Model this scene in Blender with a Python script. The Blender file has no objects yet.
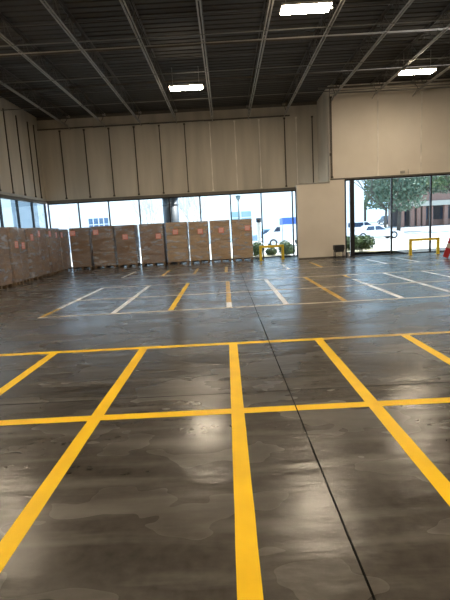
import bpy, bmesh, math, random
from mathutils import Vector, Matrix, noise
random.seed(7)
S = bpy.context.scene
C = S.collection
PI = math.pi

# ------------------------------------------------------------------ materials
def mat(name, col, rough=0.6, metal=0.0, spec=0.5, noise_scale=None, col2=None, bump=0.0, stretch=(1, 1, 1), detail=6, lo=0.35, hi=0.65, rough2=None, bump_scale=None):
    m = bpy.data.materials.new(name); m.use_nodes = True
    nt = m.node_tree; b = nt.nodes['Principled BSDF']
    b.inputs['Base Color'].default_value = (*col, 1)
    b.inputs['Roughness'].default_value = rough
    b.inputs['Metallic'].default_value = metal
    b.inputs['Specular IOR Level'].default_value = spec
    tc = nt.nodes.new('ShaderNodeTexCoord'); mp = nt.nodes.new('ShaderNodeMapping')
    mp.inputs['Scale'].default_value = stretch
    nt.links.new(tc.outputs['Object'], mp.inputs['Vector'])
    n = nt.nodes.new('ShaderNodeTexNoise'); n.inputs['Scale'].default_value = noise_scale or 4.0
    n.inputs['Detail'].default_value = detail
    nt.links.new(mp.outputs['Vector'], n.inputs['Vector'])
    r = nt.nodes.new('ShaderNodeValToRGB')
    r.color_ramp.elements[0].position = lo; r.color_ramp.elements[1].position = hi
    c2 = col2 or tuple(c * 0.88 for c in col)
    r.color_ramp.elements[0].color = (*c2, 1); r.color_ramp.elements[1].color = (*col, 1)
    nt.links.new(n.outputs['Fac'], r.inputs['Fac']); nt.links.new(r.outputs['Color'], b.inputs['Base Color'])
    if rough2 is not None:
        mr = nt.nodes.new('ShaderNodeMapRange'); mr.inputs['From Min'].default_value = lo; mr.inputs['From Max'].default_value = hi
        mr.inputs['To Min'].default_value = rough; mr.inputs['To Max'].default_value = rough2
        nt.links.new(n.outputs['Fac'], mr.inputs['Value']); nt.links.new(mr.outputs['Result'], b.inputs['Roughness'])
    if bump:
        bp = nt.nodes.new('ShaderNodeBump'); bp.inputs['Strength'].default_value = bump; bp.inputs['Distance'].default_value = 0.02
        n2 = nt.nodes.new('ShaderNodeTexNoise'); n2.inputs['Scale'].default_value = bump_scale or (noise_scale or 4) * 3
        nt.links.new(mp.outputs['Vector'], n2.inputs['Vector'])
        nt.links.new(n2.outputs['Fac'], bp.inputs['Height']); nt.links.new(bp.outputs['Normal'], b.inputs['Normal'])
    return m

def emit(name, col, strength):
    m = bpy.data.materials.new(name); m.use_nodes = True
    b = m.node_tree.nodes['Principled BSDF']
    b.inputs['Base Color'].default_value = (*col, 1)
    b.inputs['Emission Color'].default_value = (*col, 1); b.inputs['Emission Strength'].default_value = strength
    return m

def glass(name, tint, gl=0.08):
    m = bpy.data.materials.new(name); m.use_nodes = True; nt = m.node_tree
    nt.nodes.remove(nt.nodes['Principled BSDF']); out = nt.nodes['Material Output']
    t = nt.nodes.new('ShaderNodeBsdfTransparent'); t.inputs[0].default_value = (*tint, 1)
    g = nt.nodes.new('ShaderNodeBsdfGlossy'); g.inputs['Roughness'].default_value = 0.02
    mx = nt.nodes.new('ShaderNodeMixShader')
    f = nt.nodes.new('ShaderNodeLayerWeight'); f.inputs[0].default_value = 0.5
    pw = nt.nodes.new('ShaderNodeMath'); pw.operation = 'POWER'; pw.inputs[1].default_value = 4.0
    ma = nt.nodes.new('ShaderNodeMath'); ma.operation = 'MULTIPLY_ADD'; ma.inputs[1].default_value = 0.6; ma.inputs[2].default_value = 0.03
    nt.links.new(f.outputs['Facing'], pw.inputs[0]); nt.links.new(pw.outputs[0], ma.inputs[0]); nt.links.new(ma.outputs[0], mx.inputs[0]); nt.links.new(t.outputs[0], mx.inputs[1]); nt.links.new(g.outputs[0], mx.inputs[2])
    nt.links.new(mx.outputs[0], out.inputs['Surface'])
    return m

def film_mat():
    m = bpy.data.materials.new('stretch_film'); m.use_nodes = True; nt = m.node_tree
    b = nt.nodes['Principled BSDF']; out = nt.nodes['Material Output']
    b.inputs['Base Color'].default_value = (0.75, 0.8, 0.9, 1); b.inputs['Roughness'].default_value = 0.22
    tc = nt.nodes.new('ShaderNodeTexCoord'); mp = nt.nodes.new('ShaderNodeMapping'); mp.inputs['Scale'].default_value = (1.5, 1.5, 5)
    mp.inputs['Rotation'].default_value = (0.2, 0.25, 0)
    oi = nt.nodes.new('ShaderNodeObjectInfo'); ad = nt.nodes.new('ShaderNodeVectorMath'); ad.operation = 'ADD'
    ml = nt.nodes.new('ShaderNodeMath'); ml.operation = 'MULTIPLY'; ml.inputs[1].default_value = 40
    nt.links.new(oi.outputs['Random'], ml.inputs[0])
    nt.links.new(tc.outputs['Object'], ad.inputs[0]); nt.links.new(ml.outputs[0], ad.inputs[1]); nt.links.new(ad.outputs[0], mp.inputs['Vector'])
    n = nt.nodes.new('ShaderNodeTexNoise'); n.inputs['Scale'].default_value = 1.2; n.inputs['Detail'].default_value = 5
    n.inputs['Distortion'].default_value = 0.1
    nt.links.new(mp.outputs[0], n.inputs['Vector'])
    r = nt.nodes.new('ShaderNodeMapRange'); r.inputs['From Min'].default_value = 0.40; r.inputs['From Max'].default_value = 0.78
    r.inputs['To Min'].default_value = 0.05; r.inputs['To Max'].default_value = 0.60
    nt.links.new(n.outputs['Fac'], r.inputs['Value'])
    bp = nt.nodes.new('ShaderNodeBump'); bp.inputs['Strength'].default_value = 0.8; bp.inputs['Distance'].default_value = 0.04
    nt.links.new(n.outputs['Fac'], bp.inputs['Height']); nt.links.new(bp.outputs['Normal'], b.inputs['Normal'])
    t = nt.nodes.new('ShaderNodeBsdfTransparent'); mx = nt.nodes.new('ShaderNodeMixShader')
    nt.links.new(r.outputs[0], mx.inputs[0]); nt.links.new(t.outputs[0], mx.inputs[1]); nt.links.new(b.outputs[0], mx.inputs[2])
    nt.links.new(mx.outputs[0], out.inputs['Surface'])
    return m

def floor_mat():
    m = bpy.data.materials.new('sealed_concrete'); m.use_nodes = True; nt = m.node_tree; N = nt.nodes; L = nt.links
    b = N['Principled BSDF']; tc = N.new('ShaderNodeTexCoord')
    def nz(scale, st=(1, 1, 1), det=8, dist=0.0, rot=0.0):
        mp = N.new('ShaderNodeMapping'); mp.inputs['Scale'].default_value = st; mp.inputs['Rotation'].default_value = (0, 0, rot)
        L.new(tc.outputs['Object'], mp.inputs['Vector'])
        n = N.new('ShaderNodeTexNoise'); n.inputs['Scale'].default_value = scale; n.inputs['Detail'].default_value = det; n.inputs['Distortion'].default_value = dist
        L.new(mp.outputs[0], n.inputs['Vector']); return n.outputs['Fac']
    def rng(v, a, c, d, e):
        r = N.new('ShaderNodeMapRange'); r.inputs['From Min'].default_value = a; r.inputs['From Max'].default_value = c
        r.inputs['To Min'].default_value = d; r.inputs['To Max'].default_value = e; L.new(v, r.inputs['Value']); return r.outputs[0]
    big = nz(0.4, det=2); mid = nz(1.3, (0.7, 1.2, 1), det=3); fine = nz(14, det=12); scuff = nz(2.2, (0.35, 2.6, 1), det=14, dist=0.2, rot=0.35)
    ramp = N.new('ShaderNodeValToRGB'); e = ramp.color_ramp.elements
    e[0].position = 0.28; e[0].color = (0.026, 0.023, 0.020, 1); e[1].position = 0.74; e[1].color = (0.098, 0.086, 0.073, 1)
    s1 = N.new('ShaderNodeMath'); s1.operation = 'MULTIPLY_ADD'; L.new(mid, s1.inputs[0]); s1.inputs[1].default_value = 0.55
    s2 = N.new('ShaderNodeMath'); s2.operation = 'MULTIPLY_ADD'; L.new(big, s2.inputs[0]); s2.inputs[1].default_value = 0.45
    s3 = N.new('ShaderNodeMath'); s3.operation = 'MULTIPLY_ADD'; L.new(fine, s3.inputs[0]); s3.inputs[1].default_value = 0.4; s3.inputs[2].default_value = -0.2
    L.new(s3.outputs[0], s2.inputs[2]); L.new(s2.outputs[0], s1.inputs[2]); L.new(s1.outputs[0], ramp.inputs['Fac'])
    mixc = N.new('ShaderNodeMix'); mixc.data_type = 'RGBA'; L.new(rng(scuff, 0.48, 0.8, 0, 0.7), mixc.inputs[0])
    L.new(ramp.outputs['Color'], mixc.inputs[6]); mixc.inputs[7].default_value = (0.19, 0.18, 0.165, 1)
    L.new(mixc.outputs[2], b.inputs['Base Color'])
    L.new(rng(mid, 0.2, 0.8, 0.14, 0.38), b.inputs['Roughness'])
    b.inputs['Specular IOR Level'].default_value = 0.42
    bp = N.new('ShaderNodeBump'); bp.inputs['Strength'].default_value = 0.35; bp.inputs['Distance'].default_value = 0.02
    L.new(nz(4.5, (0.5, 1.3, 1), det=4, dist=0.2), bp.inputs['Height']); L.new(bp.outputs['Normal'], b.inputs['Normal'])
    return m

M = dict(
    floor=floor_mat(),
    yellow=mat('yellow_floor_paint', (0.98, 0.62, 0.002), 0.45, spec=0.3, noise_scale=3, col2=(0.88, 0.54, 0.002), bump=0.1),
    yellow_worn=mat('worn_yellow_floor_paint', (0.75, 0.46, 0.05), 0.4, noise_scale=6, col2=(0.50, 0.32, 0.08)),
    white=mat('white_floor_paint', (0.92, 0.92, 0.94), 0.4, noise_scale=5, col2=(0.8, 0.8, 0.82)),
    faded=mat('faded_floor_paint', (0.80, 0.70, 0.58), 0.4, noise_scale=2, col2=(0.50, 0.43, 0.35)),
    joint=mat('joint_filler', (0.006, 0.006, 0.005), 0.95, spec=0.05),
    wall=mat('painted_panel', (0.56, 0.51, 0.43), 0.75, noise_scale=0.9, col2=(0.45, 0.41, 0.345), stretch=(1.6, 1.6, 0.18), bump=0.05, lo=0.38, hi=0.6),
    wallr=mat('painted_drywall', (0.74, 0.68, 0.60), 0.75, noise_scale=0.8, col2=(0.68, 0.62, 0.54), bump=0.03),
    ledger=mat('dark_ledger_paint', (0.13, 0.115, 0.095), 0.6),
    deck=mat('roof_deck', (0.045, 0.040, 0.035), 0.8, noise_scale=1),
    steel=mat('joist_primer', (0.36, 0.34, 0.30), 0.5, noise_scale=5),
    bridge=mat('grey_bridging_paint', (0.17, 0.16, 0.14), 0.6),
    web=mat('dark_joist_primer', (0.085, 0.077, 0.068), 0.6, noise_scale=5),  # darker copy of the joist primer, shade on webs and top chords painted in
    pipe=mat('galvanised_pipe', (0.42, 0.40, 0.36), 0.35, metal=0.6, noise_scale=6),
    strip=mat('galvanised_strip', (0.85, 0.80, 0.72), 0.4, metal=0.0, noise_scale=3, col2=(0.6, 0.56, 0.5), stretch=(1, 1, 0.6)),  # pale matt colour stands in for light caught on the metal
    darkstrip=mat('dark_conduit', (0.075, 0.06, 0.045), 0.5),
    frame=mat('dark_window_frame', (0.022, 0.022, 0.026), 0.35, metal=0.3),
    glass=glass('clear_glass', (0.93, 0.96, 0.97)),
    tint=glass('blue_tinted_glass', (0.76, 0.80, 0.80)),
    lamp=emit('lamp_lens', (1.0, 0.83, 0.61), 108),
    housing=mat('lamp_housing', (0.5, 0.5, 0.48), 0.4),
    card=mat('cardboard', (0.25, 0.155, 0.09), 0.7, noise_scale=2.5, col2=(0.19, 0.115, 0.068), stretch=(1, 1, 2), bump=0.1),  # base colour darkened to give the cartons a backlit look
    card2=mat('golden_cardboard', (0.44, 0.30, 0.17), 0.65, noise_scale=2.5, col2=(0.33, 0.22, 0.12), stretch=(1, 1, 3), bump=0.15),
    card3=mat('grey_brown_cardboard', (0.27, 0.18, 0.125), 0.7, noise_scale=2.5, col2=(0.20, 0.13, 0.095), stretch=(1, 1, 2), bump=0.1),
    seam=mat('carton_seam', (0.10, 0.06, 0.035), 0.8),
    film=film_mat(),
    wood=mat('pallet_wood', (0.22, 0.15, 0.09), 0.8, noise_scale=8),
    pink=mat('pink_paper', (0.85, 0.30, 0.26), 0.7, noise_scale=20),
    palepink=mat('pale_print_band', (0.88, 0.62, 0.58), 0.7),
    ypost=mat('yellow_steel_paint', (0.85, 0.62, 0.03), 0.4, noise_scale=6),
    red=mat('red_reflective_board', (0.50, 0.035, 0.045), 0.4, noise_scale=10),
    whiteb=mat('white_reflective_band', (0.75, 0.72, 0.7), 0.4),
    black=mat('black_plastic', (0.012, 0.013, 0.017), 0.45),
    cream=mat('cream_plastic', (0.78, 0.74, 0.6), 0.5),
    paving=mat('pale_concrete_paving', (0.55, 0.54, 0.52), 0.85, noise_scale=0.6, col2=(0.48, 0.47, 0.45)),
    asphalt=mat('light_asphalt', (0.38, 0.38, 0.38), 0.9, noise_scale=1),
    soil=mat('sandy_mulch', (0.40, 0.35, 0.24), 0.95, noise_scale=6, col2=(0.22, 0.19, 0.11)),
    stucco=mat('white_stucco', (0.85, 0.86, 0.86), 0.9, noise_scale=1, col2=(0.82, 0.83, 0.83)),
    greyblock=mat('grey_blue_render', (0.28, 0.34, 0.42), 0.8, noise_scale=1),
    bluewin=mat('blue_window_glass', (0.10, 0.17, 0.28), 0.2, noise_scale=1),
    tealwin=mat('teal_window_glass', (0.28, 0.42, 0.48), 0.3, noise_scale=1),
    leaf=mat('leaf_green', (0.10, 0.15, 0.055), 0.6, noise_scale=1.2, col2=(0.045, 0.085, 0.035)),
    leaf2=mat('blue_green_leaf', (0.12, 0.18, 0.12), 0.6, noise_scale=0.9, col2=(0.05, 0.09, 0.06)),
    hedge=mat('hedge_leaf', (0.10, 0.16, 0.05), 0.6, noise_scale=3, col2=(0.035, 0.07, 0.03)),
    bark=mat('bark', (0.10, 0.085, 0.075), 0.9, noise_scale=8),
    palebark=mat('pale_bark', (0.42, 0.40, 0.37), 0.9, noise_scale=8),
    carwhite=mat('white_car_paint', (0.80, 0.82, 0.85), 0.25),
    cardark=mat('dark_blue_car_paint', (0.03, 0.05, 0.08), 0.25),
    carsilver=mat('silver_blue_car_paint', (0.22, 0.32, 0.42), 0.25),
    carglass=mat('car_window', (0.03, 0.05, 0.09), 0.1),
    tyre=mat('tyre_rubber', (0.03, 0.03, 0.035), 0.8),
    bluebox=mat('blue_cargo_panel', (0.05, 0.14, 0.52), 0.4),
    column=mat('painted_column', (0.075, 0.095, 0.12), 0.5, noise_scale=1.5),  # concrete coloured dark blue-grey, canopy shade put into the base colour
    lamppost=mat('lamp_post_paint', (0.12, 0.17, 0.18), 0.5),
    recess=mat('arcade_wall', (0.06, 0.06, 0.07), 0.6),  # near-black colour paints in the shade inside the arcade
    fascia=mat('pale_fascia', (0.42, 0.40, 0.35), 0.7),
)
def brick_mat():
    m = bpy.data.materials.new('red_brick'); m.use_nodes = True; nt = m.node_tree
    b = nt.nodes['Principled BSDF']; b.inputs['Roughness'].default_value = 0.85
    tc = nt.nodes.new('ShaderNodeTexCoord'); mp = nt.nodes.new('ShaderNodeMapping'); mp.inputs['Rotation'].default_value = (PI / 2, 0, 0)
    br = nt.nodes.new('ShaderNodeTexBrick'); br.inputs['Color1'].default_value = (0.22, 0.12, 0.095, 1); br.inputs['Color2'].default_value = (0.21, 0.10, 0.08, 1)
    br.inputs['Mortar'].default_value = (0.20, 0.17, 0.15, 1); br.inputs['Scale'].default_value = 2.5
    nt.links.new(tc.outputs['Object'], mp.inputs[0]); nt.links.new(mp.outputs[0], br.inputs['Vector']); nt.links.new(br.outputs['Color'], b.inputs['Base Color'])
    return m
M['brick'] = brick_mat()

# ------------------------------------------------------------------ mesh helpers
def box(bm, x0, x1, y0, y1, z0, z1, mi=0, bev=0.0):
    vs = [bm.verts.new(p) for p in ((x0, y0, z0), (x1, y0, z0), (x1, y1, z0), (x0, y1, z0), (x0, y0, z1), (x1, y0, z1), (x1, y1, z1), (x0, y1, z1))]
    fs = [bm.faces.new([vs[i] for i in q]) for q in ((0, 3, 2, 1), (4, 5, 6, 7), (0, 1, 5, 4), (1, 2, 6, 5), (2, 3, 7, 6), (3, 0, 4, 7))]
    for f in fs: f.material_index = mi
    if bev:
        es = list({e for f in fs for e in f.edges})
        bmesh.ops.bevel(bm, geom=es, offset=bev, segments=2, affect='EDGES', profile=0.5)

def tube(bm, p0, p1, r0, r1=None, n=8, mi=0, cap=True):
    p0, p1 = Vector(p0), Vector(p1); r1 = r0 if r1 is None else r1
    d = (p1 - p0)
    if d.length < 1e-6: return
    q = d.to_track_quat('Z', 'Y'); a, b = [], []
    for i in range(n):
        t = 2 * PI * i / n; v = Vector((math.cos(t), math.sin(t), 0))
        a.append(bm.verts.new(p0 + q @ (v * r0))); b.append(bm.verts.new(p1 + q @ (v * r1)))
    for i in range(n):
        f = bm.faces.new((a[i], a[(i + 1) % n], b[(i + 1) % n], b[i])); f.material_index = mi; f.smooth = True
    if cap:
        bm.faces.new(a[::-1]).material_index = mi; bm.faces.new(b).material_index = mi

def prism(bm, prof, y0, y1, inset=0.0, mi=0, bev=0.0):
    """profile in XZ extruded along Y"""
    a = [bm.verts.new((x, y0, z)) for x, z in prof]; b = [bm.verts.new((x, y1, z)) for x, z in prof]
    n = len(prof); fs = [bm.faces.new(a), bm.faces.new(b[::-1])]
    for i in range(n): fs.append(bm.faces.new((a[(i + 1) % n], a[i], b[i], b[(i + 1) % n])))
    for f in fs: f.material_index = mi
    if bev:
        bmesh.ops.bevel(bm, geom=list({e for f in fs for e in f.edges}), offset=bev, segments=2, affect='EDGES', profile=0.5)

def obj(name, bm, m, parent=None, loc=(0, 0, 0), rz=0.0):
    bmesh.ops.recalc_face_normals(bm, faces=bm.faces[:])
    me = bpy.data.meshes.new(name); bm.to_mesh(me); bm.free()
    for x in (m if isinstance(m, (list, tuple)) else [m]): me.materials.append(x)
    o = bpy.data.objects.new(name, me); C.objects.link(o)
    o.location = loc; o.rotation_euler = (0, 0, rz)
    if parent: o.parent = parent
    return o

def empty(name, loc=(0, 0, 0), rz=0.0):
    o = bpy.data.objects.new(name, None); C.objects.link(o); o.location = loc; o.rotation_euler = (0, 0, rz); o.empty_display_size = 0.2
    return o

def tag(o, label=None, cat=None, group=None, kind=None):
    if label: o['label'] = label
    if cat: o['category'] = cat
    if group: o['group'] = group
    if kind: o['kind'] = kind
    return o

def kids(o): return [c for c in bpy.data.objects if c.parent is o]
def copy_tree(o, parent=None):
    ch = kids(o); c = o.copy(); C.objects.link(c)
    if parent: c.parent = parent
    for k in ch: copy_tree(k, c)
    return c
def B(): return bmesh.new()
def bxo(name, a, m, parent=None, bev=0.0):
    bm = B(); box(bm, *a, bev=bev); return obj(name, bm, m, parent)
def struct(o, label, cat='room'):
    return tag(o, label, cat, kind='structure')

# ------------------------------------------------------------------ key dimensions
XL, XR = -9.35, 16.0            # left wall, right wall
YF, YB, YN = -9.0, 24.2, 21.6   # wall behind the viewer, far wall, nearer stretch of far wall
ZD = 7.78                       # underside of the roof deck
ZC = 7.18                       # joist bottom chord
XS = 4.98                       # side face where the far wall steps forward

# ------------------------------------------------------------------ floor and paint
fl = bxo('floor', (XL - 0.3, XR + 0.3, YF - 0.3, YB + 0.3, -0.2, 0), M['floor'])
struct(fl, 'dark sealed concrete warehouse floor with painted bay lines', 'floor')
W = 0.115
def strip(x0, y0, x1, y1, w, m, label, z=0.0016):
    d = Vector((x1 - x0, y1 - y0, 0)); n = Vector((-d.y, d.x, 0)).normalized() * w / 2
    bm = B(); p = [Vector((x0, y0, 0)) + n, Vector((x1, y1, 0)) + n, Vector((x1, y1, 0)) - n, Vector((x0, y0, 0)) - n]
    L = max(2, int(d.length / 0.25)); rows = []
    for i in range(L + 1):
        t = i / L; c = Vector((x0, y0, 0)) + d * t
        j = 0.003 * noise.noise(Vector((x0 * 3 + t * 17, y0, 1)))
        rows.append([bm.verts.new(c + n * (1 + j / w * 2)), bm.verts.new(c - n * (1 - j / w * 2))])
    bot = []
    for a, b in zip(rows, rows[1:]): bm.faces.new((a[0], a[1], b[1], b[0]))
    for v in bm.verts: v.co.z = z
    r = bmesh.ops.extrude_face_region(bm, geom=bm.faces[:])
    for v in [g for g in r['geom'] if isinstance(g, bmesh.types.BMVert)]: v.co.z = 0.0002
    o = obj('painted_stripe' if 'joint' not in label else 'control_joint', bm, m, fl); tag(o, label); return o
YL = 'bright yellow painted stripe'; WL = 'white painted stripe'; FD = 'faded pale painted line'
for x in (-5.0, -3.77, -2.53, -1.25, 0.022, 1.23, 2.44, 3.67, 4.9): strip(x, 0.0, x, 6.23, W, M['yellow'], YL)
for x0, x1 in ((-7.0, 7.5),):
    strip(x0, 3.815, x1, 3.815, W, M['yellow'], YL, 0.0019)
strip(-7.0, 6.28, 1.3, 6.22, W, M['yellow'], YL, 0.0019)
strip(1.3, 6.22, 7.5, 6.22, W * 0.9, M['yellow_worn'], 'worn yellow painted stripe', 0.0019)  # dull tan colour imitates a reflection lying over this yellow stretch
# far bay
strip(-3.96, 9.2, -3.96, 10.3, 0.1, M['yellow_worn'], 'worn orange-yellow painted stripe')
strip(-3.96, 10.3, -3.95, 14.1, W, M['white'], WL)
strip(-2.45, 9.22, -2.47, 14.15, W, M['white'], WL)
strip(-1.24, 9.3, -1.27, 14.15, W, M['yellow'], YL)
strip(-0.01, 9.9, -0.02, 14.15, W, M['yellow_worn'], 'worn yellow painted stripe')
strip(-0.01, 9.3, -0.01, 9.9, W, M['white'], WL)
strip(1.19, 9.3, 1.17, 14.1, W, M['white'], WL)
strip(2.41, 9.3, 2.40, 14.1, W, M['yellow_worn'], 'worn yellow painted stripe')
strip(3.60, 9.3, 3.60, 12.9, W, M['white'], WL)
strip(3.60, 13.3, 3.60, 14.1, W, M['yellow_worn'], 'worn yellow painted stripe')
strip(4.82, 9.3, 4.86, 14.1, W, M['white'], WL)
strip(6.05, 11.6, 6.05, 14.05, 0.1, M['white'], WL)
strip(7.25, 11.6, 7.25, 14.05, 0.1, M['white'], WL)
for y, m, l in ((9.22, M['faded'], FD), (11.5, M['faded'], FD), (14.08, M['faded'], FD), (17.06, M['faded'], FD)):
    strip(-4.0, y, 8.6, y, 0.1, m, l, 0.0019)
for x, m, l in ((-4.05, M['faded'], FD), (-2.5, M['yellow_worn'], 'worn yellow painted stripe'), (-1.29, M['yellow_worn'], 'worn yellow painted stripe'), (-0.06, M['yellow_worn'], 'worn yellow painted stripe'),
                (2.34, M['white'], WL), (3.6, M['yellow_worn'], 'worn yellow painted stripe'), (6.05, M['white'], WL), (7.3, M['white'], WL)):
    strip(x, 17.15, x, 19.6, W, m, l)
strip(5.0, 19.7, 9.3, 19.7, 0.085, M['faded'], FD)
strip(0.57, -2, 0.45, 24.1, 0.011, M['joint'], 'dark straight control joint', 0.0025)
strip(-9.2, 4.27, 12, 4.25, 0.010, M['joint'], 'fine dark control joint', 0.0012)

# ------------------------------------------------------------------ walls
def wall_strips(parent, pts, axis, z0, z1, mats, w=0.05, d=0.04):
    for i, (p, m) in enumerate(zip(pts, mats)):
        bm = B()
        if axis == 'y':     # strip on a wall facing -Y, at x=p[0], wall face y=p[1]
            x, y = p; box(bm, x - w / 2, x + w / 2, y - d, y + 0.01, z0, z1); box(bm, x - w, x + w, y - d * 1.4, y, z0 - 0.02, z0 + 0.06); box(bm, x - w, x + w, y - d * 1.2, y, z1 - 0.08, z1)
        else:
            x, y = p; box(bm, x - 0.01, x + d, y - w / 2, y + w / 2, z0, z1); box(bm, x, x + d * 1.4, y - w, y + w, z0 - 0.02, z0 + 0.06)
        tag(obj('furring_strip', bm, m, parent), 'galvanised wall strip' if m is M['strip'] else 'dark conduit strip')

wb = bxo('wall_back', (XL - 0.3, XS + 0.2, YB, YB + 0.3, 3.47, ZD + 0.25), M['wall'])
struct(wb, 'beige painted far wall above the strip of windows', 'wall')
S_, D_ = M['strip'], M['darkstrip']
bx = [-8.25, -7.0, -5.73, -4.43, -3.13, -1.83, -0.53, 0.75, 2.0, 3.3, 3.9, 4.72]
wall_strips(wb, [(x, YB) for x in bx], 'y', 3.66, 7.1, [D_, D_, D_, D_, D_, D_, S_, S_, S_, D_, S_, D_])
bm = B(); box(bm, XL, 3.82, YB - 0.05, YB + 0.02, 3.46, 3.6); tag(obj('header_angle', bm, M['ledger'], wb), 'dark steel angle over the windows')
bm = B()
for a, b in zip([XL, -6.5, -3.6, -0.8, 1.6], [-6.6, -3.7, -0.9, 1.5, 3.45]): tube(bm, (a, YB - 0.1, 7.16), (b + 0.12, YB - 0.1, 7.17), 0.035, n=8)
for k in range(9): x = -8.9 + 1.5 * k; box(bm, x - 0.02, x + 0.02, YB - 0.1, YB + 0.01, 7.14, 7.2)
tag(obj('wall_pipe', bm, M['ledger'], wb), 'dark pipe near the roof')
bm = B(); box(bm, XL, XS, YB - 0.06, YB + 0.01, ZD - 0.14, ZD); tag(obj('ledger', bm, M['ledger'], wb), 'dark roof ledger')

wsd = bxo('wall_side', (XS, XS + 0.2, YN + 0.2, YB + 0.02, 3.55, ZD + 0.25), M['wall'])
struct(wsd, 'short beige side face where the far wall steps forward', 'wall')
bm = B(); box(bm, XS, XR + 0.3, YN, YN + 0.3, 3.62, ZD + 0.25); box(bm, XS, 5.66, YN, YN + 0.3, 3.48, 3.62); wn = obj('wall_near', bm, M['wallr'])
struct(wn, 'bright beige wall stretch above the right-hand windows', 'wall')
wall_strips(wn, [(5.08, YN), (7.21, YN), (9.2, YN), (11.2, YN), (13.2, YN)], 'y', 3.72, 7.3, [D_, S_, S_, S_, S_], w=0.055)
bm = B(); box(bm, XS + 0.02, XR, YN - 0.02, YN + 0.01, 3.62, 3.68); tag(obj('header_angle', bm, M['ledger'], wn), 'dark steel angle over the windows')
bm = B(); tube(bm, (XS, YN - 0.08, 7.42), (XR, YN - 0.08, 7.36), 0.03); tag(obj('wall_pipe', bm, M['pipe'], wn), 'pale thin pipe near the roof')
bm = B(); tube(bm, (XS - 0.5, YN - 0.22, 7.62), (XR, YN - 0.22, 7.62), 0.045)
for k in range(7): tube(bm, (XS + 0.3 + k * 1.83, YN - 0.22, 7.62), (XS + 0.3 + k * 1.83, YN - 0.22, ZD), 0.012, n=6)
tag(obj('sprinkler_pipe', bm, M['ledger'], wn), 'dark sprinkler pipe')
bm = B(); box(bm, 8.25, 8.45, YN - 0.06, YN + 0.01, 3.74, 3.86); tube(bm, (8.62, YN - 0.03, 3.7), (8.62, YN - 0.03, 3.92), 0.012); obj('junction_box', bm, M['pipe'], wn)
# conduit and clutter on the corner
bm = B(); tube(bm, (5.02, YN - 0.05, 3.7), (5.02, YN - 0.05, 7.6), 0.014); tube(bm, (5.02, YN - 0.05, 7.6), (5.35, YN - 0.05, 7.72), 0.014); box(bm, 4.99, 5.07, YN - 0.07, YN, 4.7, 4.82)
obj('conduit', bm, M['darkstrip'], wn)

wp = bxo('wall_partition', (3.44, 5.66, YN, YN + 0.25, -0.02, 3.48), M['wallr'])
wq = bxo('wall_return', (3.82, 4.02, YN + 0.25, YB + 0.3, -0.02, 3.47), M['wallr'])
struct(wq, 'short return wall hidden behind the low drywall block', 'wall')
struct(wp, 'low plain drywall panel standing between the two window runs', 'wall')
bm = B(); box(bm, 3.44, 4.97, YN - 0.015, YN + 0.2, 3.48, 3.51); tube(bm, (3.6, YN + 0.05, 3.53), (4.96, YN + 0.05, 3.53), 0.025); tube(bm, (3.6, YN + 0.05, 3.53), (3.4, YN + 0.3, 3.43), 0.025)
obj('top_trim', bm, M['pipe'], wp)
bm = B(); box(bm, 3.44, 5.66, YN - 0.012, YN + 0.01, 0, 0.07); obj('base_trim', bm, M['ledger'], wp)

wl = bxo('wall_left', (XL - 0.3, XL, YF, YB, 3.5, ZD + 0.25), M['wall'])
struct(wl, 'beige left wall above its short run of windows', 'wall')
wall_strips(wl, [(XL, y) for y in (15.7, 16.9, 18.1, 19.3, 20.5, 21.7, 22.9, 23.6)], 'x', 3.72, 7.3, [D_] * 8)
bm = B(); tube(bm, (XL + 0.07, 12, 3.66), (XL + 0.07, YB - 0.1, 3.66), 0.025); tag(obj('wall_pipe', bm, M['pipe'], wl), 'pale conduit along the window head')
bm = B(); box(bm, XL - 0.01, XL + 0.05, 12, YB, 3.46, 3.58); obj('header_angle', bm, M['ledger'], wl)
wl2 = bxo('wall_left_lower', (XL - 0.3, XL, YF, 14.5, 0, 3.5), M['wall']); struct(wl2, 'solid lower stretch of the left wall', 'wall')
wr = bxo('wall_right', (XR, XR + 0.3, YF, YN + 0.3, 0, ZD + 0.25), M['wall']); struct(wr, 'plain wall out of view on the right', 'wall')
wf = bxo('wall_front', (XL - 0.3, XR + 0.3, YF - 0.3, YF, 0, ZD + 0.25), M['wall']); struct(wf, 'plain wall behind the viewer', 'wall')

# ------------------------------------------------------------------ ceiling: corrugated deck
bm = B(); top = []; y = YF; rows = []
prof = []
while y < YB + 0.25:
    prof += [(y, 0), (y + 0.09, 0), (y + 0.115, 0.03), (y + 0.15, 0.03), (y + 0.175, 0)]; y += 0.30
x0, x1 = XL - 0.25, XR + 0.25
def deck(x0, x1, pr):
    a = [bm.verts.new((x0, p, ZD + q)) for p, q in pr]; b = [bm.verts.new((x1, p, ZD + q)) for p, q in pr]
    for i in range(len(pr) - 1): bm.faces.new((a[i], a[i + 1], b[i + 1], b[i]))
deck(x0, XS + 0.1, prof); deck(XS + 0.1, x1, [p for p in prof if p[0] < YN + 0.29])
box(bm, x0, XS + 0.1, YF - 0.3, YB + 0.3, ZD + 0.06, ZD + 0.25); box(bm, XS + 0.1, x1, YF - 0.3, YN + 0.3, ZD + 0.06, ZD + 0.25)
ce = obj('ceiling', bm, M['deck']); struct(ce, 'dark corrugated metal roof deck', 'ceiling')

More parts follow.
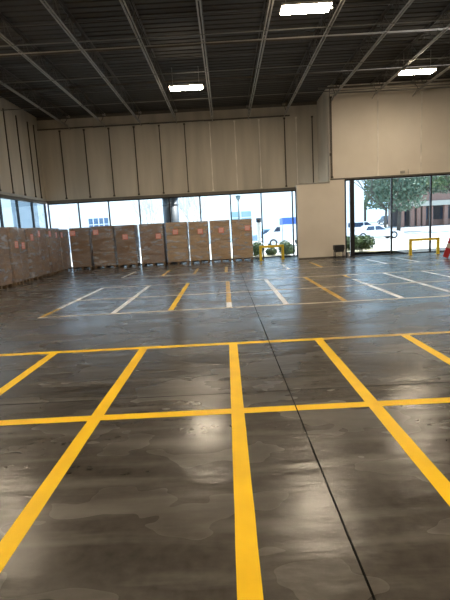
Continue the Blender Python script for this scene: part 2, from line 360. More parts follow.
# ------------------------------------------------------------------ windows
def window(n, label, runs, z0, z1, plane, along, gm, wide=()):
    """runs: mullion positions; plane coordinate; along 'x' or 'y'"""
    root = empty('window_%d' % n, (0, 0, 0)); tag(root, label, 'window', kind='structure')
    def bb(bm, p0, p1, q0, q1, za, zb):
        if along == 'x': box(bm, p0, p1, q0, q1, za, zb)
        else: box(bm, q0, q1, p0, p1, za, zb)
    P = plane; bm = B()
    lo, hi = runs[0], runs[-1]
    bb(bm, lo, hi, P + 0.03, P + 0.13, z0, z0 + 0.05); bb(bm, lo, hi, P + 0.03, P + 0.13, z1 - 0.07, z1)
    bb(bm, lo, lo + 0.06, P + 0.03, P + 0.13, z0 + 0.05, z1 - 0.07); bb(bm, hi - 0.06, hi, P + 0.03, P + 0.13, z0 + 0.05, z1 - 0.07)
    obj('window_frame', bm, M['frame'], root)
    for i, p in enumerate(runs[1:-1]):
        w = 0.1 if i in wide else 0.032
        bm = B(); bb(bm, p - w, p + w, P + 0.02, P + 0.13, z0 + 0.05, z1 - 0.07); obj('mullion', bm, M['frame'], root)
    for p, q in zip(runs, runs[1:]):
        bm = B(); bb(bm, p + 0.03, q - 0.03, P + 0.075, P + 0.083, z0 + 0.05, z1 - 0.07); obj('glass_pane', bm, gm, root)
    return root
window(1, 'long strip of tall dark-framed windows in the far wall', [-9.33, -7.70, -6.10, -4.48, -2.88, -1.27, 0.34, 1.96, 3.60, 3.82], 0, 3.47, YB, 'x', M['glass'])
wd = window(3, 'dark-framed floor-to-head windows right of the drywall block', [5.68, 6.02, 7.88, 9.72, 11.6, 13.4, 15.2, 16.0], 0, 3.62, YN, 'x', M['glass'], wide=(0,))
window(2, 'blue-tinted windows low in the left wall behind cartons', [14.5, 16.1, 17.7, 19.3, 20.9, 22.5, 24.15], 0, 3.5, XL - 0.15, 'y', M['tint'])

# ------------------------------------------------------------------ joists
def make_joist(y1):
    root = empty('roof_joist', (0, 0, 0))
    y0 = YF
    for nm, z, s in (('top_chord', ZD - 0.02, -1), ('bottom_chord', ZC, 1)):
        bm = B()
        for sx in (-1, 1):
            box(bm, min(sx * 0.022, sx * 0.062), max(sx * 0.022, sx * 0.062), y0, y1 - (0.02 if s < 0 else 0.45), z, z + 0.012)
            box(bm, min(sx * 0.022, sx * 0.03), max(sx * 0.022, sx * 0.03), y0, y1 - (0.02 if s < 0 else 0.45), z - (0.05 if s < 0 else 0), z + (0.012 if s < 0 else 0.055))
        for k in range(14):
            yy = y0 + 0.3 + k * 2.3
            if yy < y1 - 0.6: box(bm, -0.04, 0.04, yy, yy + 0.05, z - (0.02 if s < 0 else 0), z + 0.012)
        obj(nm, bm, M['steel'] if s > 0 else M['web'], root)
    bm = B(); y = y0; up = True; st = 0.61
    while y < y1 - 0.9:
        za, zb = (ZC + 0.02, ZD - 0.04) if up else (ZD - 0.04, ZC + 0.02)
        tube(bm, (0, y, za), (0, y + st, zb), 0.014, n=5, cap=False); 
        if up is False: tube(bm, (0, y, ZC + 0.02), (0, y, ZD - 0.04), 0.01, n=4, cap=False)
        y += st; up = not up
    tube(bm, (0, y, ZC + 0.02), (0, y1 - 0.1, ZD - 0.05), 0.014, n=5)
    obj('web', bm, M['web'], root)
    bm = B(); box(bm, -0.07, 0.07, y1 - 0.22, y1 - 0.01, ZD - 0.1, ZD - 0.02); obj('joist_seat', bm, M['steel'], root)
    bm = B(); tube(bm, (0, y1 - 0.46, ZC + 0.02), (0.0, y1 - 0.03, ZC - 0.07), 0.022, n=6); obj('end_brace', bm, M['steel'], root)
    return root
ordn = ['first', 'second', 'third', 'fourth', 'fifth', 'sixth', 'seventh', 'eighth', 'ninth', 'tenth', 'eleventh', 'twelfth', 'thirteenth', 'fourteenth']
jl = make_joist(YB); js = make_joist(YN)
jx = [-0.37 + 1.83 * k for k in range(-4, 9)]
fl_, fs_ = True, True
for i, x in enumerate(jx):
    if x < XS:
        o = jl if fl_ else copy_tree(jl); fl_ = False
    else:
        o = js if fs_ else copy_tree(js); fs_ = False
    o.location = (x, 0, 0)
    tag(o, 'open-web steel roof joist running away overhead, %s from the left wall' % ordn[i], 'roof joist', 'open-web roof joists')

def cross(name, y, z, r, m, label, kind='bridging', xa=XL, xb=XR, square=False):
    bm = B()
    if square: box(bm, xa, xb, y - r, y + r, z - 0.004, z + 0.004); box(bm, xa, xb, y + r - 0.006, y + r, z, z + 2 * r)
    else:
        tube(bm, (xa, y, z), (xb, y, z), r, n=7)
    o = obj(name, bm, m); tag(o, label, kind); return o
nm = {8.0: 'overhead before the nearest visible light', 11.2: 'next beyond the nearest bridging bar', 13.95: 'just beyond the nearest light', 17.0: 'before the two farther lights', 20.3: 'closest to the far wall'}
for y, t in nm.items():
    xb = XR
    cross('bridging_bar', y, ZC - 0.012, 0.016, M['bridge'], 'thin lower cross bar under the roof joists, ' + t, 'bridging bar', square=True)
    cross('bridging_bar', y + 0.03, ZD - 0.085, 0.016, M['web'], 'thin upper cross bar against the roof deck, ' + t, 'bridging bar', square=True)
cp = cross('conduit_run', 14.45, ZC - 0.04, 0.016, M['steel'], 'pale conduit crossing under the joists beside the nearest light', 'conduit')
cp = cross('sprinkler_branch', 15.6, ZD - 0.25, 0.035, M['darkstrip'], 'dark sprinkler pipe crossing the joist webs at mid ceiling', 'pipe')
cp = cross('sprinkler_branch', 19.0, ZD - 0.25, 0.035, M['darkstrip'], 'dark sprinkler pipe crossing the joist webs behind the farther lights', 'pipe')

# ------------------------------------------------------------------ lamps
def make_lamp():
    r = empty('high_bay_light')
    bm = B(); box(bm, -0.64, 0.64, -0.24, 0.24, 0.03, 0.09, bev=0.01); box(bm, -0.3, 0.3, -0.12, 0.12, 0.09, 0.15); obj('lamp_housing', bm, M['housing'], r)
    bm = B(); box(bm, -0.61, 0.61, -0.215, 0.215, 0.0, 0.03); obj('lamp_lens', bm, M['lamp'], r)
    bm = B(); tube(bm, (0.64, 0.0, 0.03), (0.69, 0.0, -0.02), 0.03); obj('motion_sensor', bm, M['housing'], r)
    for sx in (-0.5, 0.5): bm = B(); tube(bm, (sx, 0, 0.09), (sx, 0, ZD - 7.0 - 0.005), 0.006, n=5); obj('hanger', bm, M['pipe'], r)
    return r
lp = make_lamp()
spots = [(2.33, 12.42, 'nearest the top of the view'), (-1.21, 18.2, 'nearest the far wall above the cartons'), (7.45, 17.9, 'nearest the right-hand window wall'),
         (-7.2, 12.3, 'out of view upper left'), (10.9, 12.3, 'out of view upper right'), (-2.2, 6.2, 'out of view overhead left'), (6.4, 6.2, 'out of view overhead right'),
         (2.0, 0.6, 'out of view directly above'), (-6.3, 0.6, 'out of view far left overhead'), (10.9, 0.6, 'out of view far right overhead'), (-2.0, -5.2, 'out of view behind left'), (6.4, -5.2, 'out of view behind right')]
for i, (x, y, t) in enumerate(spots):
    o = lp if i == 0 else copy_tree(lp); o.location = (x, y, 7.0)
    tag(o, 'glowing flat high-bay ceiling light %s' % t, 'ceiling light', 'high-bay ceiling lights')

# ------------------------------------------------------------------ pallet loads
def make_load(w, d, h, cm, tiers, lab, labw=0.27, labh=0.26, seed=0, marks=()):
    """front faces -Y, base centre at origin"""
    rnd = random.Random(seed); r = empty('pallet_load')
    bm = B()
    for k in range(5): yy = -d / 2 + 0.06 + k * (d - 0.12) / 4; box(bm, -w / 2 + 0.02, w / 2 - 0.02, yy - 0.05, yy + 0.05, 0.105, 0.125)
    for xx in (-w / 2 + 0.07, 0, w / 2 - 0.07):
        for yy in (-d / 2 + 0.08, 0, d / 2 - 0.08): box(bm, xx - 0.045, xx + 0.045, yy - 0.06, yy + 0.06, 0.02, 0.105)
        box(bm, xx - 0.05, xx + 0.05, -d / 2 + 0.02, d / 2 - 0.02, 0.0, 0.02)
    obj('pallet', bm, M['wood'], r)
    # carton stack with rounded bulging sides
    z0 = 0.127; bm = B(); hh = (h - z0) / tiers
    for t in range(tiers):
        za, zb = z0 + t * hh, z0 + (t + 1) * hh - 0.003
        n = 6; rings = []
        for j in range(n + 1):
            u = j / n; bul = 0.012 * math.sin(PI * u); ww, dd = w / 2 - 0.03 + bul + rnd.uniform(-.003, .003), d / 2 - 0.03 + bul
            ring = []
            for (sx, sy) in ((-1, -1), (-0.33, -1.02), (0.33, -1.02), (1, -1), (1.0, 1), (-1.0, 1)):
                ring.append(bm.verts.new((sx * ww, sy * dd, za + (zb - za) * u)))
            rings.append(ring)
        for p, q in zip(rings, rings[1:]):
            for i in range(6): bm.faces.new((p[i], p[(i + 1) % 6], q[(i + 1) % 6], q[i]))
        bm.faces.new(rings[0][::-1]); bm.faces.new(rings[-1])
    obj('carton', bm, cm, r)
    if tiers > 1 or marks:
        sl = []
        for t in range(1, tiers): sl.append((-w / 2 + 0.03, w / 2 - 0.03, -d / 2 + 0.017, -d / 2 + 0.05, z0 + t * hh - 0.006, z0 + t * hh + 0.002))
        for (a, b_, c_, e_) in marks: sl.append((a * w, b_ * w, -d / 2 + 0.010, -d / 2 + 0.03, z0 + c_ * (h - z0), z0 + e_ * (h - z0)))
        for q_ in sl: bm = B(); box(bm, *q_); obj('carton_seam', bm, M['seam'], r)
    # stretch film: wrinkled shell
    bm = B(); nz_, npx = 26, 14; rings = []
    per = []
    for k in range(npx): per.append((-w / 2 + w * k / npx, -d / 2))
    for k in range(10): per.append((w / 2, -d / 2 + d * k / 10))
    for k in range(npx): per.append((w / 2 - w * k / npx, d / 2))
    for k in range(10): per.append((-w / 2, d / 2 - d * k / 10))
    for j in range(nz_ + 1):
        z = 0.12 + (h - 0.12) * j / nz_; ring = []
        for i, (x, y) in enumerate(per):
            q = 0.010 * noise.noise(Vector((i * 0.35 + seed, z * 4 + i * 0.12, seed * 3.1))) + 0.006 * noise.noise(Vector((i * 1.1, z * 13, seed)))
            f = 1 + (q - 0.006) / 0.55
            ring.append(bm.verts.new((x * f, y * f, z)))
        rings.append(ring)
    n = len(per)
    for p, q in zip(rings, rings[1:]):
        for i in range(n): f = bm.faces.new((p[i], p[(i + 1) % n], q[(i + 1) % n], q[i])); f.smooth = True
    # loose torn top edge and folded flaps on top
    for i in range(n):
        if i % 5 != 2: continue
    tag(obj('stretch_wrap', bm, M['film'], r), 'clear shiny stretch wrap')
    for (lx, lz) in lab:
        bm = B(); box(bm, lx - labw / 2, lx + labw / 2, -d / 2 - 0.016, -d / 2 - 0.013, lz - labh / 2, lz + labh / 2, 0)
        for k in range(3):
            zz = lz + labh * (0.28 - 0.26 * k); box(bm, lx - labw * 0.38, lx + labw * (0.38 - 0.1 * (k == 2)), -d / 2 - 0.0175, -d / 2 - 0.016, zz - 0.022, zz + 0.022, 1)
        tag(obj('label_sheet', bm, [M['pink'], M['palepink']], r), 'pink paper label')
    return r
FBY = 23.2; D = 1.02
back = [(-8.04, -6.98, 2.11, 'card', 1, (-7.80, 1.84)), (-6.88, -5.74, 2.13, 'card', 1, (-6.62, 1.83)), (-5.66, -4.62, 2.12, 'card', 1, (-5.14, 1.52)), (-4.42, -3.18, 2.12, 'card3', 1, (-3.44, 1.47)),
        (-3.06, -1.96, 2.12, 'card2', 3, (-2.56, 1.63)), (-1.90, -0.88, 2.10, 'card2', 3, (-1.29, 1.59)), (-0.82, 0.24, 2.10, 'card2', 2, (-0.23, 1.59)), (0.31, 1.37, 2.09, 'card2', 1, (1.12, 1.63))]
back[0] = (-8.0,) + back[0][1:]
txt = ['dark brown wrapped carton load by the window wall, first from the corner', 'brown wrapped carton load with shiny streak, second from the corner along the windows', 'brown wrapped carton load with its pink label low and central, third from the corner',
       'grey-brown widest wrapped carton load left of the round column', 'golden wrapped carton load standing directly below the round column', 'golden crinkled carton load just right of the one below the column',
       'golden wrapped carton load second from the right end of the row', 'golden-brown carton load at the right end of the row, beside the yellow guard rail']
for i, ((a, b_, h, cm, ti, (lx, lz)), t) in enumerate(zip(back, txt)):
    c = (a + b_) / 2; s = FBY / 23.2
    mk = [(-0.003, 0.003, 0.02, 0.98)] if i in (3, 7) else []
    if i == 3: mk.append((-0.45, 0.0, 0.33, 0.335))
    if i == 7: mk = [(-0.2, 0.3, 0.30, 0.305)]
    o = make_load((b_ - a) * s, D, h, M[cm], ti, [((lx - c) * s, lz)], seed=i + 1, marks=mk)
    o.location = (c * s, FBY + D / 2 + random.uniform(-.01, .03), 0); o.rotation_euler = (0, 0, random.uniform(-.006, .006))
    tag(o, t, 'pallet load', 'wrapped carton loads along the window wall')
# left row, faces turned to +X
ed = [15.2, 16.25, 17.05, 17.9, 19.08, 20.3, 21.35, 22.2, 23.6]
ltxt = ['wrapped carton load at the left photo edge, nearest of the left row', 'wrapped carton load with white-backed pink label, second nearest of the left row', 'narrow wrapped carton load, third nearest of the left row', 'wide wrapped carton load, fourth nearest along the left wall',
        'wide brown wrapped carton load, fifth nearest along the left wall', 'wrapped carton load, sixth nearest along the left wall', 'narrow wrapped carton load, last but one before the corner', 'narrow wrapped carton load at the corner end of the left row']
lb = {1: (16.69, 1.48), 2: (17.49, 1.42), 3: (18.3, 1.72), 4: (19.3, 1.86), 5: (20.49, 1.85), 6: (21.55, 1.79), 7: (22.4, 1.78)}
for i, (a, b_) in enumerate(zip(ed, ed[1:])):
    c = (a + b_) / 2; xf = -7.72 - 0.05 * (c - 15.5) + (0.04 if i % 2 else -0.03) * (i < 7) + (0.0 if i < 7 else -0.02); dd = 0.98
    lab = [(lb[i][0] - c, lb[i][1])] if i in lb else []
    o = make_load(b_ - a - (0.09 if i < 7 else 0.05), dd, 2.1 + random.uniform(-.05, .03), M['card'], 1 if i > 2 else 2, lab, seed=20 + i)
    o.rotation_euler = (0, 0, PI / 2 + 0.02); o.location = (xf - dd / 2, c, 0)
    tag(o, ltxt[i], 'pallet load', 'wrapped carton loads along the left wall')

# ------------------------------------------------------------------ guard rails, barricade, cart
def rail(x0, x1, y, h, label, t=0.1):
    r = empty('guard_rail', ((x0 + x1) / 2, y, 0)); L = (x1 - x0) / 2
    for s in (-1, 1):
        bm = B(); c = s * (L - t / 2); box(bm, c - t / 2, c + t / 2, -t / 2, t / 2, 0.012, h - t, bev=0.006)
        p = obj('post', bm, M['ypost'], r)
        bm = B(); box(bm, c - t, c + t, -t * 0.9, t * 0.9, 0, 0.012); obj('base_plate', bm, M['ypost'], p)
    bm = B(); box(bm, -L, L, -t / 2, t / 2, h - t, h, bev=0.006); obj('top_rail', bm, M['ypost'], r)
    tag(r, label, 'guard rail', 'yellow guard rails')
rail(1.62, 2.84, 22.45, 0.73, 'short yellow steel guard rail beside the last carton load', 0.12)
rail(8.30, 9.66, 20.6, 0.74, 'yellow steel guard rail before the right-hand windows', 0.11)

r = empty('barricade', (8.69, 18.0, 0), 0.0)
tag(r, 'red and white striped folding barricade cut off by the right photo edge', 'barricade')
for s in (1, -1):
    bm = B(); th = math.radians(19) * s; w2 = 0.11
    x_off = 0.0 if s > 0 else 0.84
    n = 6; Hb = 1.15
    for k in range(n):
        za, zb = Hb * k / n * 1.0, Hb * (k + 1) / n
        box(bm, -w2, w2, -0.015, 0.015, za, zb, 1 if k in (2, 5) else 0)
    bmesh.ops.rotate(bm, verts=bm.verts[:], cent=(0, 0, 0), matrix=Matrix.Rotation(th, 3, 'Y'))
    dz = min(v.co.z for v in bm.verts)
    bmesh.ops.translate(bm, verts=bm.verts[:], vec=(x_off, 0.0 if s > 0 else 0.035, -dz))
    obj('striped_board', bm, [M['red'], M['whiteb']], r)
bm = B(); box(bm, 0.14, 0.70, 0.052, 0.075, 0.42, 0.5); obj('cross_brace', bm, M['whiteb'], r)
bm = B(); tube(bm, (0.42, -0.03, 1.1), (0.42, 0.08, 1.1), 0.03); obj('hinge', bm, M['black'], r)

r = empty('tool_cart', (5.24, 21.15, 0)); tag(r, 'small black cart with pale cans under it, against the drywall block', 'cart')
bm = B(); box(bm, -0.24, 0.24, -0.17, 0.17, 0.38, 0.62, bev=0.03); box(bm, -0.2, 0.2, -0.18, 0.18, 0.30, 0.39); obj('top_box', bm, M['black'], r)
for sx in (-0.2, 0.2):
    for sy in (-0.13, 0.13):
        bm = B(); tube(bm, (sx, sy, 0.05), (sx, sy, 0.31), 0.016); tube(bm, (sx - 0.015, sy, 0.035), (sx + 0.015, sy, 0.035), 0.035, n=12); obj('leg', bm, M['black'], r)
bm = B(); box(bm, -0.22, 0.22, -0.15, 0.15, 0.07, 0.09); obj('shelf', bm, M['black'], r)
for k, (x, y) in enumerate(((-0.1, -0.07), (0.07, -0.06))):
    bm = B(); tube(bm, (x, y, 0.091), (x, y, 0.24), 0.07, n=14); tube(bm, (x, y, 0.24), (x, y, 0.27), 0.04, n=12)
    o = obj('paint_can', bm, M['cream'], None, (5.24, 21.15, 0)); tag(o, ['pale can on the left of the black cart shelf', 'pale can on the right of the black cart shelf'][k], 'can', 'cans on the cart')
bm = B(); tube(bm, (0, 0, 0), (0, 0, 0.22), 0.05, 0.045, n=14); tube(bm, (0, 0, 0.22), (0, 0, 0.27), 0.02, n=10)
o = obj('white_jug', bm, M['whiteb'], None, (5.74, 21.3, 0)); tag(o, 'small white jug on the floor between black cart and window', 'jug')

# ------------------------------------------------------------------ outdoors
g = bxo('ground', (-90, 120, YB + 0.3, 160, -0.3, -0.03), M['paving']); tag(g, 'sunlit pale paving outside the windows', 'ground', kind='structure')
g = bxo('ground_strip', (XR * 0 + 5.72, 120, YN + 0.3, YB + 0.3, -0.3, -0.03), M['paving']); tag(g, 'sunlit paving strip outside the right windows', 'ground', kind='structure')
g = bxo('ground_left', (-90, XL - 0.3, -20, YB + 0.3, -0.3, -0.03), M['paving']); tag(g, 'paving outside the left windows', 'ground', kind='structure')
bm = B(); box(bm, 5.8, 8.9, 22.1, 28.5, -0.03, 0.0); obj_ = obj('planting_bed', bm, M['soil']); tag(obj_, 'sandy mulch bed under the clipped hedge outside', 'planting bed')
bm = B(); box(bm, 0.2, 3.6, 24.9, 27.5, -0.03, 0.0); obj_ = obj('planting_bed', bm, M['soil']); tag(obj_, 'narrow mulch bed outside behind the short guard rail', 'planting bed')

def leaves(bm, blobs, n, size, rnd, flat=0.5, mi=0):
    vol = [b_[3] * b_[4] * b_[5] for b_ in blobs]; tot = sum(vol)
    for (cx, cy, cz, rx, ry, rz), v in zip(blobs, vol):
        for _ in range(int(n * v / tot)):
            while True:
                p = Vector((rnd.uniform(-1, 1), rnd.uniform(-1, 1), rnd.uniform(-1, 1)))
                if 0.45 < p.length < 1 or (p.length <= 0.45 and rnd.random() < 0.3): break
            c = Vector((cx + p.x * rx, cy + p.y * ry, cz + p.z * rz)); s = size * rnd.uniform(0.6, 1.3)
            nrm = Vector((rnd.gauss(0, 1), rnd.gauss(0, 1), rnd.gauss(0, 1) + flat)).normalized()
            u = nrm.orthogonal().normalized(); q = Matrix.Rotation(rnd.uniform(0, 6.28), 3, nrm); u = q @ u; w = nrm.cross(u)
            vs = [bm.verts.new(c + u * s), bm.verts.new(c + w * s * 0.45), bm.verts.new(c - u * s), bm.verts.new(c - w * s * 0.45)]
            bm.faces.new(vs).material_index = mi

def branch(bm, p, d, L, r, depth, rnd, spread=0.6, n=6, tips=None):
    segs = 3; q = Vector(p); dd = Vector(d).normalized()
    for k in range(segs):
        nd = (dd + Vector((rnd.uniform(-.2, .2), rnd.uniform(-.2, .2), rnd.uniform(-.05, .15)))).normalized()
        e = q + nd * L / segs; tube(bm, q, e, r * (1 - 0.25 * k / segs), r * (1 - 0.25 * (k + 1) / segs), n=n, cap=(k == segs - 1)); q = e; dd = nd
        if depth > 0 and k > 0:
            s = Vector((rnd.uniform(-1, 1), rnd.uniform(-1, 1), rnd.uniform(-.1, .6))) * spread
            branch(bm, q, dd + s, L * 0.68, r * 0.55, depth - 1, rnd, spread, max(4, n - 1), tips)
    if depth > 0:
        for _ in range(2):
            s = Vector((rnd.uniform(-1, 1), rnd.uniform(-1, 1), rnd.uniform(-.1, .5))) * spread
            branch(bm, q, dd + s, L * 0.7, r * 0.62, depth - 1, rnd, spread, max(4, n - 1), tips)
    elif tips is not None: tips.append(q.copy())

def oak(x, y, h, tr, blobs, n, lm, label, seed, lean=0.0, size=0.28):
    rnd = random.Random(seed); root = empty('oak_tree', (x, y, rise(y))); tag(root, label, 'tree', 'leafy trees by the brick building')
    bm = B(); tube(bm, (0, 0, 0), (lean, 0, h * 0.38), tr * 1.25, tr, n=10)
    for k in range(4):
        a = k * 1.6 + rnd.random(); branch(bm, (lean, 0, h * 0.36), (math.cos(a) * 0.9, math.sin(a) * 0.7, 0.75), h * 0.36, tr * 0.6, 2, rnd, 0.7)
    obj('trunk', bm, M['bark'], root)
    bm = B(); leaves(bm, blobs, n, size, rnd); obj('crown', bm, lm, root)
# brick arcade building: base on px line y~228  (about 72 m away)
BY = 72.0
def rise(y): return max(-0.03, (y - 60) * 0.04 - 0.03)
bm = B(); va = [bm.verts.new(p) for p in ((18, 60, -0.1), (75, 60, -0.1), (75, 110, -0.1), (18, 110, -0.1), (18, 60, -0.03), (75, 60, -0.03), (75, 110, rise(110)), (18, 110, rise(110)))]
for q in ((0, 3, 2, 1), (4, 5, 6, 7), (0, 1, 5, 4), (1, 2, 6, 5), (2, 3, 7, 6), (3, 0, 4, 7)): bm.faces.new([va[i] for i in q])
o = obj('ground_slope', bm, M['asphalt']); tag(o, 'gently rising car park and lawn by the brick building', 'ground', kind='structure')
r = empty('brick_building', (27.6, BY, rise(BY))); tag(r, 'low red brick building with a pale fascia and column arcade', 'building')
bm = B(); box(bm, 0, 34, 3.5, 5.5, 0.1, 7.2); box(bm, 0, 34, 0.3, 3.5, 3.9, 7.2); obj('brick_wall', bm, M['brick'], r)
bm = B(); box(bm, 0.2, 30, 0.0, 0.3, 3.15, 3.9); box(bm, 0.2, 30, 0.3, 3.3, 3.7, 3.9); obj('fascia', bm, M['fascia'], r)
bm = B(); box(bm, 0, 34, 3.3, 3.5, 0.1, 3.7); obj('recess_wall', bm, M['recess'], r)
for k, x in enumerate((0.1, 1.7, 2.65, 3.5, 4.6, 6.95, 9.3, 11.6)):
    bm = B(); box(bm, x, x + 0.55, 0.1, 0.65, 0, 3.7); obj('column', bm, M['brick'], r)
for k, x in enumerate((0.8, 5.3, 7.8, 10.2)):
    bm = B(); box(bm, x, x + 1.3, 3.2, 3.3, 0.8, 2.9); obj('window_pane', bm, M['carglass'], r)
bm = B(); box(bm, 4.6, 16, 1.2, 1.4, 0, 1.0); obj('low_wall', bm, M['brick'], r)
oak(23.3, 61.5, 8.0, 0.22, [(-0.6, 0, 6.3, 4.0, 3, 2.4), (3.6, 0, 6.6, 4.2, 3, 1.9), (-3.0, 0, 4.9, 2.2, 2, 1.8), (0.8, 0, 4.9, 1.8, 1.6, 0.9), (6.0, -1, 6.2, 3, 2.6, 1.5)], 5600, M['leaf2'], 'spreading grey-green tree with a forked trunk before the brick arcade', 3, 0.2, 0.22)
oak(29.6, 55, 8.0, 0.26, [(-1, 0, 6.6, 4.5, 3, 1.9), (3, 0, 6.5, 4, 3, 2.6), (-4.5, -1, 6.4, 2.5, 2, 1.2)], 4200, M['leaf'], 'spreading tree at the right photo edge shading the brick building', 5, -1.1, 0.22)
oak(16.9, 48.5, 8, 0.12, [(1.4, 0, 6.0, 2.8, 3, 2.6), (1.6, 0, 3.9, 2.9, 2, 1.4), (4.2, 0, 7.0, 2.4, 2, 1.4)], 4600, M['leaf2'], 'dense tree rising behind the parked white cars', 9, 0.2, 0.2)
oak(29.5, 97, 11, 0.35, [(0, 0, 7.5, 8, 3, 5.0), (12, 0, 9, 6, 3, 4)], 3800, M['leaf'], 'tall tree crown behind the brick building', 11, 0.2, 0.4)

# hedge and shrubs
def shrub(x, y, blobs, n, size, label, seed, m='hedge'):
    rnd = random.Random(seed); root = empty('hedge_shrub' if 'hedge' in label else 'shrub', (x, y, 0.012)); tag(root, label, 'hedge' if 'hedge' in label else 'shrub')
    bm = B(); leaves(bm, blobs, n, size, rnd, 0.3)
    for (cx, cy, cz, rx, ry, rz) in blobs:
        r_ = bmesh.ops.create_icosphere(bm, subdivisions=2, radius=1.0)
        for v in r_['verts']:
            v.co = Vector((cx + v.co.x * rx * 0.72, cy + v.co.y * ry * 0.72, max(0.03, cz + v.co.z * rz * 0.72)))
    for v in bm.verts: v.co.z = max(v.co.z, 0.02)
    obj('foliage', bm, M[m], root)
    bm = B()
    for k in range(5): branch(bm, (rnd.uniform(-.15, .15), rnd.uniform(-.15, .15), 0), (rnd.uniform(-.7, .7), rnd.uniform(-.4, .4), 1), blobs[0][5] * 0.9, 0.02, 1, rnd)
    obj('stems', bm, M['bark'], root)
shrub(7.35, 25.0, [(-0.75, 0, 0.46, 0.5, 0.55, 0.44), (-0.2, 0, 0.5, 0.6, 0.55, 0.42), (0.35, 0, 0.48, 0.5, 0.5, 0.42)], 6500, 0.05, 'clipped green hedge outside at the left end of the right windows', 21)
shrub(3.3, 25.5, [(0, 0, 0.4, 0.42, 0.4, 0.42), (0.3, 0, 0.3, 0.3, 0.3, 0.3)], 2200, 0.05, 'dark green shrub outside at the right end of the far windows', 22)
shrub(1.75, 25.6, [(0, 0, 0.4, 0.38, 0.4, 0.42)], 1600, 0.05, 'green shrub outside beside the last carton load', 23)
shrub(2.55, 25.9, [(0, 0, 0.22, 0.35, 0.3, 0.25)], 900, 0.05, 'low leafy shrub outside seen through the short guard rail', 24, 'leaf')

# white building with windows
r = empty('white_building', (0, 58, -0.03)); tag(r, 'long plain white building across the yard', 'building')
bm = B(); box(bm, -46, 17.6, 0, 14, 0, 11); obj('facade', bm, M['stucco'], r)
def px(x, y, Y):   # helper: metres at distance Y for the sketch points read off the plan
    return x * Y / 58.0
for (x0, x1, z0, z1, m) in ((-17.3, -16.1, 2.4, 3.95, 'bluewin'), (-15.95, -14.8, 2.4, 3.95, 'bluewin'), (-21.6, -20.4, 2.4, 4.0, 'tealwin'), (0.7, 3.35, 2.3, 3.8, 'tealwin')):
    bm = B(); box(bm, x0, x1, -0.05, 0.02, z0, z1); w_ = obj('facade_window', bm, M[m], r)
    bm = B(); xm = (x0 + x1) / 2; box(bm, xm - 0.05, xm + 0.05, -0.09, -0.05, z0, z1); box(bm, x0, x1, -0.09, -0.05, (z0 + z1) / 2 - 0.04, (z0 + z1) / 2 + 0.04); obj('window_bar', bm, M['stucco'], w_)
r = empty('grey_block', (0, 44, -0.03)); tag(r, 'grey-blue block seen through the tinted left windows', 'building')
bm = B(); box(bm, -20.4, -17.9, 0, 9, 0, 9); obj('render_wall', bm, M['greyblock'], r)
bm = B(); box(bm, -20.45, -17.85, -0.06, 0.02, 0, 2.55); obj('base_band', bm, M['tealwin'], r)

# round column and lamp post outdoors
bm = B(); tube(bm, (0, 0, 0), (0, 0, 3.5), 0.43, n=32); box(bm, -0.5, 0.5, -0.5, 0.5, 3.5, 3.62); tube(bm, (0, 0, 3.1), (0, 0, 3.16), 0.45, n=32)
o = obj('round_column', bm, M['column'], None, (-2.93, 25.1, -0.03)); tag(o, 'thick dark blue-grey round column just outside the far windows', 'column')
r = empty('lamp_post', (1.37, 44, -0.03)); tag(r, 'slim grey lamp post beyond the far windows', 'lamp post')
bm = B(); tube(bm, (0, 0, 0), (0, 0, 4.4), 0.11, 0.08, n=12); tube(bm, (0, 0, 0), (0, 0, 0.3), 0.2, 0.15, n=12); obj('pole', bm, M['lamppost'], r)
bm = B(); tube(bm, (0, 0, 4.4), (0, 0, 4.75), 0.16, 0.26, n=12); tube(bm, (0, 0, 4.75), (0, 0, 4.82), 0.3, 0.1, n=12); obj('lamp_head', bm, M['lamppost'], r)
r = empty('white_pylon', (2.08, 28.4, -0.03)); tag(r, 'slim white pylon with a dark cap standing outside past the last cartons', 'pylon')
bm = B(); box(bm, -0.11, 0.11, -0.1, 0.1, 0, 1.98, bev=0.04); obj('post', bm, M['carwhite'], r)
bm = B(); box(bm, -0.15, 0.15, -0.14, 0.14, 1.98, 2.24, bev=0.03); obj('cap', bm, M['cardark'], r)

# bare trees
for i, (x, y, s, lab) in enumerate(((-7.4, 44, 31, 'bare-branched tree outside left of the round column'), (-3.1, 42, 35, 'bare-branched tree outside right of the round column'))):
    rnd = random.Random(s); root = empty('bare_tree', (x, y, -0.03)); tag(root, lab, 'tree', 'bare trees by the white building')
    bm = B(); tube(bm, (0, 0, 0), (0, 0, 1.6), 0.09, 0.07, n=8); obj('trunk', bm, M['palebark'], root)
    bm = B()
    for k in range(6):
        a = k * 1.05 + rnd.random() * 0.4; branch(bm, (0, 0, 1.5), (math.cos(a) * 0.55, math.sin(a) * 0.5, 1), 1.5, 0.035, 3, rnd, 0.45, 5)
    obj('branches', bm, M['palebark'], root)

